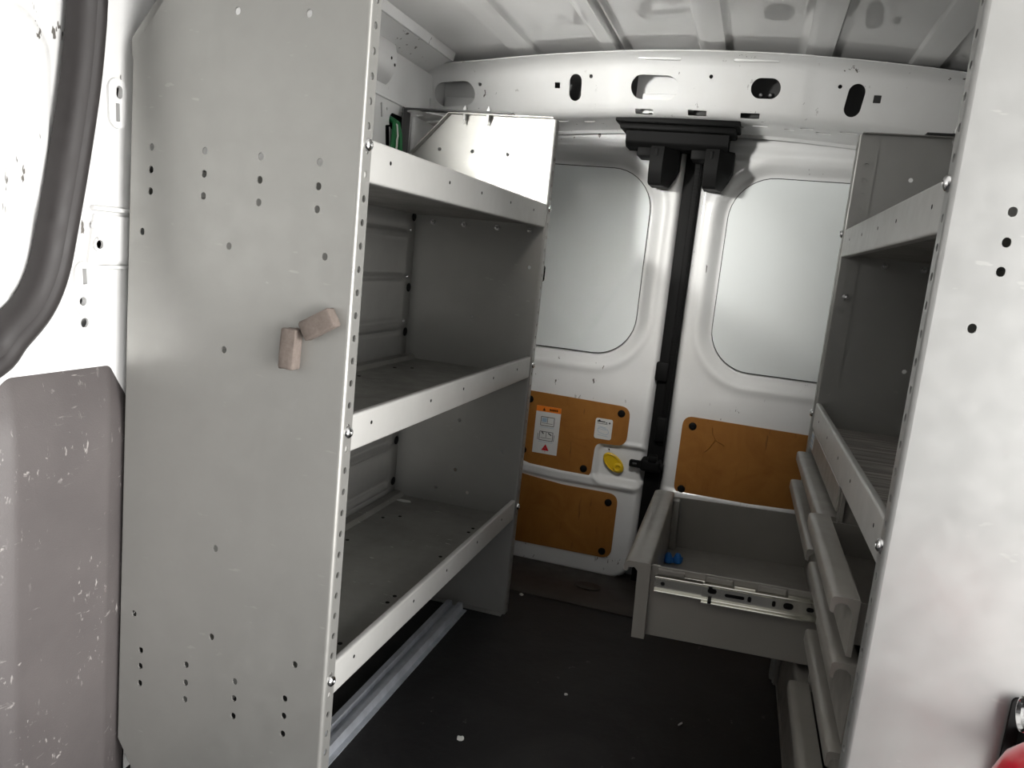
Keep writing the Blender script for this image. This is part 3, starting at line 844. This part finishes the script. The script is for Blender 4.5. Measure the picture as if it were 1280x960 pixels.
        for v in (.0125, L + .0125):
            bolt(sh, (-.0012 * s, v, (zt - .009) if k == 0 else zb + .027), (0, s, 0), (0, 0, 1), (-s, 0, 0), .0085, .006)
        if k == 0:
            for d in ((.285, .203, .118, .036) if not right else (.235, .165, .09)):
                bolt(sh, (d * s, L - .0012, zb - .014), (s, 0, 0), (0, 0, 1), (0, -1, 0), .0058, .008, 'nut', None, True)
    return t

LS = shelf_unit(-1, (-.494, .906, 0), 0, 'grey steel shelving unit with three empty trays along the left wall', GREY)
RS = shelf_unit(1, (.172, .9, 0), .0157, 'grey steel shelving unit holding drawers along the right wall', GREY_LIT, True)

# wall brackets of the two units
def bracket(unit, s, d0, d1, drop, bolts, v):
    bm = bmesh.new()
    add_box(bm, (min(d0 * s, d1 * s), v - .022, 1.2245), (max(d0 * s, d1 * s), v + .004, 1.2285), .001, 1)
    if drop:
        b0 = .372 * s
        add_box(bm, (min(b0, b0 + .004 * s), v - .030, 1.222 - drop), (max(b0, b0 + .004 * s), v + .010, 1.2285), .001, 1)
    o = bm_obj('wall_bracket', bm, DARKSTEEL, unit)
    for d in bolts:
        bolt(o, (d * s, v - .010, 1.2286), (s, 0, 0), (0, 1, 0), (0, 0, 1), .006, .007, 'bracket_bolt', None, True)
        bolt(o, (d * s, v - .010, 1.2215), (s, 0, 0), (0, -1, 0), (0, 0, -1), .0048, .013, 'nut', None, True)
bracket(LS, -1, .10, .378, .17, (.222, .163), .905)
bracket(RS, 1, .12, .37, 0, (.175,), .905)
bolt(RS, (.022, .894, .888), (1, 0, 0), (0, 0, 1), (0, -1, 0), .0055, .016, 'long_bolt', None, True)

# ------------------------------------------------------------------ drawer cabinets
def handle_profile(top, h):
    """pressed drawer front seen from its end: flat face with a rolled lip; (x, z), aisle at -x"""
    p = [(.010, top - h), (.010, top), (-.010, top), (-.0185, top - .0008), (-.0212, top - .0035), (-.0215, top - .019), (-.017, top - .021), (-.0165, top - .012), (-.012, top - .0075), (-.004, top - .008), (.002, top - .014), (.004, top - .022), (.004, top - h)]
    return p

def build_drawer(parent, v0, v1, top, h, out, label=None, depth=.30, rail=False):
    e = bpy.data.objects.new('drawer', None); COL.objects.link(e); e.parent = parent; e.empty_display_size = .03
    if label: e['label'] = label
    bm = bmesh.new()
    add_prism(bm, handle_profile(top, h), 'y', v0, v1)
    f = bm_obj('drawer_front', bm, DRAWER, e, 50)
    bm = bmesh.new(); t = .003; w0, w1 = v0 + .010, v1 - .010; zb = top - h + .012; zt = top - .006
    x0, x1 = .009, depth
    for (a, b) in ((w0, w0 + t), (w1 - t, w1)): add_box(bm, (x0, a, zb), (x1, b, zt))
    add_box(bm, (x1 - t, w0 + t, zb), (x1, w1 - t, zt)); add_box(bm, (x0, w0 + t, zb), (x1 - t, w1 - t, zb + t))
    add_box(bm, (x0, w0 + t, zb + t), (x0 + t, w1 - t, zt))
    bm_obj('drawer_box', bm, DRAWER, e)
    e.location = (-out, 0, 0)
    return e

def cabinet(v0, v1, label, header):
    c = empty('drawer_cabinet', RS.location, label, 'drawer cabinet', RS.rotation_euler.z)
    bm = bmesh.new(); x0, x1, z0, z1 = .012, .318, .002, .599
    t = .003
    add_box(bm, (x0, v0, z0), (x1, v0 + t, z1)); add_box(bm, (x0, v1 - t, z0), (x1, v1, z1))
    add_box(bm, (x1 - t, v0 + t, z0), (x1, v1 - t, z1)); add_box(bm, (x0, v0 + t, z0), (x1 - t, v1 - t, z0 + t))
    add_box(bm, (x0, v0 + t, z1 - t), (x1 - t, v1 - t, z1))
    for vv in (v0, v1 - .009): add_box(bm, (x0 - .006, vv, z0), (x0, vv + .009, z1))
    if header: add_box(bm, (x0 - .010, v0 + .004, .557), (x0 - .006, v1 - .004, .5985), .001, 1)
    bm_obj('carcass', bm, DRAWER, c)
    return c

FAR0, FAR1, NEAR0, NEAR1 = .392, .890, .034, .386
far = cabinet(FAR0, FAR1, 'grey drawer cabinet at the rear end with its deep third drawer pulled out', True)
bm = bmesh.new()
for k, (z0, z1, mi) in enumerate(((.563, .596, 0), (.585, .594, 1), (.574, .582, 1), (.565, .571, 1))):
    add_box(bm, (.0008 - .0003 * (k > 0), .835 + .003 * (k > 0), z0), (.0018, .880 - .003 * (k > 0), z1), 0, 1, mi)
lb = bm_obj('sticker', bm, [PAPER, BLUEI], far); lb['label'] = 'small pale blue and white sticker'
FO = .012
build_drawer(far, FAR0 + .004, FAR1 - .006, .548, .062, .002)
build_drawer(far, FAR0 + .020, FAR1 - .006, .484, .066, .006)
build_drawer(far, FAR0 + .004, FAR1 - .006, .262, .255, -.012)
near = cabinet(NEAR0, NEAR1, 'grey drawer cabinet beside the near end panel with top drawer slightly open', False)
build_drawer(near, NEAR0 + .004, NEAR1 - .004, .553, .070, .016)
build_drawer(near, NEAR0 + .004, NEAR1 - .004, .474, .100, .004)
build_drawer(near, NEAR0 + .004, NEAR1 - .004, .362, .085, -.008)
build_drawer(near, NEAR0 + .004, NEAR1 - .004, .270, .262, .004)

def big_drawer():
    e = bpy.data.objects.new('drawer', None); COL.objects.link(e); e.parent = far; e['label'] = 'deep grey drawer pulled fully out'
    e.empty_display_size = .03
    # local: x=0 at the cabinet face, front at x=-.29
    v0, v1 = .418, .874; top, bot = .414, .283
    xf = -.268
    bm = bmesh.new()
    fp = [(xf, bot - .004), (xf, top - .002), (xf - .004, top + .002), (xf - .038, top + .002), (xf - .0445, top - .001), (xf - .046, top - .006), (xf - .045, top - .016), (xf - .040, top - .017), (xf - .038, top - .010), (xf - .028, top - .008), (xf - .022, top - .014), (xf - .022, bot - .004)]
    add_prism(bm, fp, 'y', v0 - .012, v1 + .014)
    bm_obj('drawer_front', bm, DRAWER, e, 50)
    bm = bmesh.new(); t = .004; x1 = .03
    for a, b in ((v0, v0 + t), (v1 - t, v1)):
        add_box(bm, (xf, a, bot), (x1, b, top - .004), .001, 1)
        for vv, sg in ((a, -1),) if a == v0 else ((b, 1),): pass
    add_box(bm, (x1 - t, v0 + t, bot), (x1, v1 - t, top - .004)); add_box(bm, (xf, v0 + t, bot + .006), (x1 - t, v1 - t, bot + .010))
    add_box(bm, (xf + .0005, v1 - .03, bot + .01), (xf + .016, v1 - t, top - .006), .003, 2)
    add_box(bm, (xf + .0005, v0 + t, bot + .01), (xf + .016, v0 + .016, top - .006), .003, 2)
    bm_obj('drawer_box', bm, DRAWER, e)
    # telescopic slide on the near side
    def slide(vs, sg):
        sl = bmesh.new(); y = vs
        def C(x0, x1, z0, z1, d, o, holes):
            M = frame((0, y + sg * o, 0), (1, 0, 0), (0, 0, 1), (0, -1, 0))
            add_plate(sl, [(x0, z0), (x1, z0), (x1, z1), (x0, z1)], holes, .0015, M)
            for z in (z0, z1 - .0035): add_box(sl, (x0, min(y + sg * o, y + sg * (o + d)), z), (x1, max(y + sg * o, y + sg * (o + d)), z + .0035), .001, 1)
        C(xf + .008, -.01, .3665, .3955, .009, .0015, [slot(xf + .022, .381, .0028, .0028)])
        C(xf + .088, .028, .3635, .3985, .012, .004, [slot(xf + .105, .384, .0075, .0045), slot(xf + .130 + .012, .381, .016, .003), slot(xf + .166, .381, .003, .005), slot(xf + .205, .381, .003, .005), slot(xf + .228, .381, .008, .0055), slot(xf + .262, .381, .006, .004)])
        for x in (xf + .012, xf + .092, xf + .178):
            add_box(sl, (x, min(y, y + sg * .006), .3985), (x + .045, max(y, y + sg * .006), .4080), .0015, 1, 1)
        for x in (xf + .058, xf + .140, xf + .226):
            add_box(sl, (x, min(y, y + sg * .008), .3985), (x + .034, max(y, y + sg * .008), .4005), .0005, 1, 0)
        for (x, z, hx, hz) in ((xf + .022, .381, .0028, .0028), (xf + .105, .384, .0075, .0045), (xf + .142, .381, .016, .003), (xf + .166, .381, .003, .005), (xf + .205, .381, .003, .005), (xf + .228, .381, .008, .0055), (xf + .262, .381, .006, .004)):  # black plates behind the holes, painting in their shade
            add_plate(sl, slot(x, z, hx + .0008, hz + .0008, 4), [], .0006, frame((0, y + sg * (.0024 if x < xf + .08 else .0031), 0), (1, 0, 0), (0, 0, 1), (0, -1, 0)), 2)
        o = bm_obj('slide_rail', sl, [ZINC, DRAWER, BLACKP], e)
        o['label'] = 'shiny zinc telescopic slide'
        for x, z in ((xf + .099, .3935), (xf + .099, .3685)):
            s2 = bmesh.new(); add_box(s2, (x, min(y, y + sg * .0165), z - .002), (x + .006, max(y, y + sg * .0165), z + .002))
            bm_obj('slide_stop', s2, BLACKP, o)
    slide(v0, -1); slide(v1, 1)
    e.rotation_euler = (0, math.radians(-1.9), 0); e.location = (0, 0, 0)
    # rotate about the cabinet face
    piv = Vector((0.0, 0, .36)); R = Matrix.Rotation(math.radians(-1.9), 4, 'Y')
    e.matrix_local = Matrix.Translation(piv) @ R @ Matrix.Translation(-piv)
    return e
big_drawer()

# ------------------------------------------------------------------ loose things
def build_rail():
    bm = bmesh.new(); z = .0005
    pr = [(-.650, z), (-.650, .003), (-.643, .003), (-.640, .020), (-.628, .020), (-.626, .008), (-.612, .008), (-.610, .020), (-.599, .020), (-.596, .003), (-.586, .003), (-.586, z)]
    add_prism(bm, pr, 'y', .80, 1.785)
    o = bm_obj('floor_rail', bm, GALV); tag(o, 'galvanised channel rail on the black floor under the lowest tray', 'rail')
build_rail()

def foam_block(name, M, dims, label):
    bm = bmesh.new(); w, h, d = dims
    add_box(bm, (-w / 2, -d, -h / 2), (w / 2, 0, h / 2), .0028, 2)
    rnd = random.Random(name + label)
    bmesh.ops.subdivide_edges(bm, edges=[e for e in bm.edges if e.calc_length() > .012], cuts=2, use_grid_fill=True)
    for v in bm.verts:
        if v.co.y < -.001: v.co += Vector((rnd.uniform(-.0008, .0008), rnd.uniform(-.0006, .0006), rnd.uniform(-.0008, .0008)))
    o = bm_obj(name, bm, FOAM, None, 60); o.matrix_world = M
    return tag(o, label, 'foam block', None)
foam_block('foam_block', Matrix.Translation((-.572, .9045, .752)) @ Matrix.Rotation(math.radians(2), 4, 'Y'), (.023, .054, .020), 'short grey foam block stuck upright on the left end panel')
foam_block('foam_block', Matrix.Translation((-.532, .9045, .789)) @ Matrix.Rotation(math.radians(-30), 4, 'Y'), (.050, .026, .018), 'grey foam block stuck at a tilt beside the panel edge')

def build_extinguisher():
    bx, by = .285, .66
    t = empty('fire_extinguisher', (bx, by, .12), 'red fire extinguisher with black valve beside the right end panel', 'fire extinguisher')
    I = Matrix.Translation((0, 0, 0))
    bm = bmesh.new()
    add_lathe(bm, [(.0, 0), (.048, 0), (.053, .006), (.054, .02), (.054, .39), (.052, .41), (.046, .427), (.036, .439), (.022, .447), (.017, .450), (.017, .462), (0, .462)], I, 40)
    bm_obj('cylinder', bm, REDP, t)
    bm = bmesh.new()
    add_lathe(bm, [(.019, .455), (.019, .470), (.015, .474), (.015, .505), (0, .507)], I, 24)
    add_box(bm, (-.016, -.012, .478), (.085, .012, .492), .004, 2); add_box(bm, (-.010, -.010, .512), (.095, .010, .522), .003, 2)
    add_box(bm, (-.012, -.008, .49), (.012, .008, .516), .003, 2)
    bm_obj('valve', bm, BLACKP, t)
    bm = bmesh.new()
    G = frame((-.031, -.004, .474), (0, 1, 0), (0, 0, 1), (-1, 0, 0))
    add_lathe(bm, [(.010, 0), (.0135, .002), (.0135, .013), (.0115, .0135), (.0105, .0105)], G, 28); add_lathe(bm, [(.0105, .010), (0, .010)], G, 28, 1); add_lathe(bm, [(.005, -.022), (.005, .001)], G, 14)
    bm_obj('gauge', bm, [CHROME, PAPER], t)
    bm = bmesh.new()
    pts = [(.014, .018, .485), (.03, .05, .49), (.05, .062, .46), (.062, .055, .38), (.066, .045, .26), (.064, .035, .15)]
    add_tube(bm, pts, .008, 12); bm_obj('hose', bm, BLACKP, t)
    # carrier with the plate on the panel
    bm = bmesh.new()
    add_plate(bm, rrect(.317, .385, .14, .500, .006, 3), [], .004, frame((0, .893, 0), (1, 0, 0), (0, 0, 1), (0, -1, 0)))
    add_box(bm, (.328, by + .030, .24), (.332, .893, .27)); add_box(bm, (.336, by + .02, .24), (.340, .893, .27))
    add_box(bm, (.328, by + .030, .44), (.332, .893, .47)); add_box(bm, (.336, by + .02, .44), (.340, .893, .47))
    for z in (.24, .44):
        n = 40; ring = [(bx + .0565 * math.cos(2 * PI * k / n), by + .0565 * math.sin(2 * PI * k / n)) for k in range(n)]
        inn = [(bx + .0548 * math.cos(2 * PI * k / n), by + .0548 * math.sin(2 * PI * k / n)) for k in range(n)]
        add_plate(bm, ring, [inn], .03, frame((0, 0, z + .015), (1, 0, 0), (0, 1, 0), (0, 0, 1)))
    add_box(bm, (bx - .05, by - .05, .112), (bx + .05, .893, .1195), .002, 1)
    o = bm_obj('extinguisher_bracket', bm, BLACKP); tag(o, 'black bracket behind the red fire extinguisher on the right end panel', 'bracket')
build_extinguisher()

def build_small():
    bm = bmesh.new()
    add_tube(bm, [(-.90, 1.770, 1.200), (-.875, 1.760, 1.190), (-.868, 1.752, 1.165), (-.866, 1.748, 1.13), (-.868, 1.752, 1.09), (-.872, 1.76, 1.04)], .0055)
    add_tube(bm, [(-.90, 1.776, 1.200), (-.872, 1.766, 1.186), (-.863, 1.764, 1.160), (-.860, 1.766, 1.12), (-.862, 1.768, 1.08), (-.868, 1.772, 1.04)], .0065)
    add_tube(bm, [(-.90, 1.764, 1.200), (-.874, 1.752, 1.185), (-.868, 1.741, 1.160), (-.868, 1.733, 1.12), (-.871, 1.73, 1.08), (-.874, 1.732, 1.04)], .005)
    add_tube(bm, [(-.90, 1.758, 1.2), (-.866, 1.752, 1.180), (-.860, 1.748, 1.155), (-.859, 1.743, 1.145), (-.860, 1.746, 1.130), (-.860, 1.740, 1.115), (-.862, 1.744, 1.09), (-.868, 1.744, 1.04)], .0022, 8, 1)
    o = bm_obj('cable_bundle', bm, [GREENW, WHITEW]); tag(o, 'green cable bundle with a white wire hanging from a wall slot', 'cable')
    # blue caps in the big drawer
    for k, (x, y, z, lab) in enumerate(((-.098, 1.655, .2862, 'small blue plastic cap in the open drawer, nearer its front'), (-.079, 1.662, .2866, 'small blue plastic cap in the open drawer, farther from its front'))):
        b = bmesh.new(); add_lathe(b, [(.0, 0), (.0095, 0), (.0095, .006), (.0072, .016), (.004, .021), (0, .022)], Matrix(), 12)
        for q in range(2): add_box(b, (-.013 if q else .006, -.002, 0), (-.006 if q else .013, .002, .012), .0015, 1)
        o = bm_obj('wire_cap', b, BLUE); o.location = (x, y, z); o.rotation_euler = (0, 0, .6 * k); tag(o, lab, 'wire cap')
    # crumbs on the mat
    for k, (x, y, r, lab) in enumerate(((-.407, 1.278, .007, 'pale lint crumb on the black floor near the rail'), (-.261, 1.521, .004, 'tiny white crumb alone on the middle of the black floor'), (-.021, 1.52, .005, 'thin pale sliver on the black floor below the open drawer'), (-.487, 1.948, .006, 'pale flake on the floor at the foot of the left shelving'))):
        b = bmesh.new(); bmesh.ops.create_icosphere(b, subdivisions=2, radius=r)
        rn = random.Random(k)
        for v in b.verts: v.co *= rn.uniform(.6, 1.25); v.co.z = v.co.z * .45 + r * .5; 
        mz = min(v.co.z for v in b.verts)
        for v in b.verts: v.co.z -= mz
        if k == 2:
            for v in b.verts: v.co.x *= 1.8; v.co.y *= .35
        o = bm_obj('crumb', b, WHITEW); o.location = (x, y, 0.0002); o.rotation_euler = (0, 0, rn.uniform(0, 3)); tag(o, lab, 'crumb')
    b = bmesh.new()
    pts = round_poly([(-.020, -.006), (.004, -.010), (.022, -.002), (.012, .008), (-.012, .007)], .004, 3)
    add_prism(b, pts, 'z', 0, .0012); o = bm_obj('paper_scrap', b, PAPER); o.location = (-.775, 1.765, .263); tag(o, 'white paper scrap in the back corner of the lowest tray', 'scrap')
build_small()

# ------------------------------------------------------------------ camera
cam = bpy.data.cameras.new('camera'); co = bpy.data.objects.new('camera', cam); COL.objects.link(co)
M = np.array([[.94904, .14281, -.28096], [.29699, -.12268, .94696], [.10077, -.98212, -.15884]])
try:
    V1 = np.array([20, 6500.]); V2 = np.array([947, 353.]); c = np.array([640, 480.])
    f = math.sqrt(-np.dot(V1 - c, V2 - c)); nn = lambda v: v / np.linalg.norm(v)
    Yv = nn(np.array([*(V2 - c), f])); Zv = -nn(np.array([*(V1 - c), f])); Yv = nn(Yv - Zv * Yv.dot(Zv)); M = np.array([np.cross(Yv, Zv), Yv, Zv])
finally:
    pass
co.matrix_world = Matrix(((M[0][0], -M[0][1], -M[0][2], 0), (M[1][0], -M[1][1], -M[1][2], 0), (M[2][0], -M[2][1], -M[2][2], .9), (0, 0, 0, 1)))
cam.sensor_width = 36; cam.lens = f / 1280 * 36; cam.clip_start = .02
SC.camera = co

# ------------------------------------------------------------------ daylight, cargo lamp and added fill lights
w = bpy.data.worlds.new('sky'); SC.world = w; w.use_nodes = True; nt = w.node_tree
bg = nt.nodes['Background']; tc = nt.nodes.new('ShaderNodeTexCoord'); sp = nt.nodes.new('ShaderNodeSeparateXYZ')
nt.links.new(tc.outputs['Generated'], sp.inputs[0])
mr = nt.nodes.new('ShaderNodeMapRange'); mr.inputs[1].default_value = -1; mr.inputs[2].default_value = 1
nt.links.new(sp.outputs['Z'], mr.inputs[0])
nt.links.new(ramp(nt, mr.outputs[0], [(.0, (.62, .60, .57)), (.48, (.70, .69, .67)), (.54, (1., .98, .95)), (1., (.55, .72, 1.0))]), bg.inputs['Color'])
bg.inputs['Strength'].default_value = .9

L1, L2, L3, L4, L5 = 38, 1.0, 1.08, 5, .47
def area(name, loc, target, sx, sy, power, col=(1, 1, 1), spread=180):
    l = bpy.data.lights.new(name, 'AREA'); l.shape = 'RECTANGLE'; l.size = sx; l.size_y = sy; l.energy = power; l.color = col; l.spread = math.radians(spread)
    o = bpy.data.objects.new(name, l); COL.objects.link(o); o.location = loc
    d = Vector(target) - Vector(loc); o.rotation_euler = d.to_track_quat('-Z', 'Y').to_euler()
    return o
area('side_opening_daylight', (1.25, .32, .85), (-.8, .55, .80), 1.0, 1.2, L1, (1, .985, .96))
area('cargo_lamp', (-.82, 1.0, 1.195), (-.34, 1.9, 1.23), .10, .06, L3, (1, .985, .94), 58)
area('added_panel_fill', (.50, -.28, .34), (-.87, .87, .42), .5, .5, L2, (1, .975, .95), 42)  # unseen fill light added to brighten the lower left end panel
area('added_roof_fill', (1.3, .45, -.15), (-.2, .9, 1.4), 1.0, .8, L4, (1, .97, .93))  # unseen upward fill added outside the opening to brighten the ceiling
area('added_door_fill', (-.19, 1.12, 1.405), (-.24, 2.2, .74), .12, .08, L5, (1, .97, .92), 44)  # out-of-view fill light added to brighten the rear doors

def lamp_fixture(light, sx, sy, depth, label):
    bm = bmesh.new(); add_box(bm, (-sx / 2, -sy / 2, .004), (sx / 2, sy / 2, depth), .004, 2)
    o = bm_obj('light_housing', bm, BLACKP); o.location = light.location; o.rotation_euler = light.rotation_euler
    tag(o, label, 'lamp')
for nm, sx, sy, dp, lab in (('cargo_lamp', .12, .08, .03, 'black cargo light behind the near panel above the top left tray'), ('added_door_fill', .14, .10, .02, 'black housing of the added fill light on the white roof above the aisle')):
    lamp_fixture(bpy.data.objects[nm], sx, sy, dp, lab)

vs = SC.view_settings
vs.view_transform = 'Standard'; vs.look = 'None'; vs.gamma = 1; vs.use_curve_mapping = False; vs.exposure = 0.7
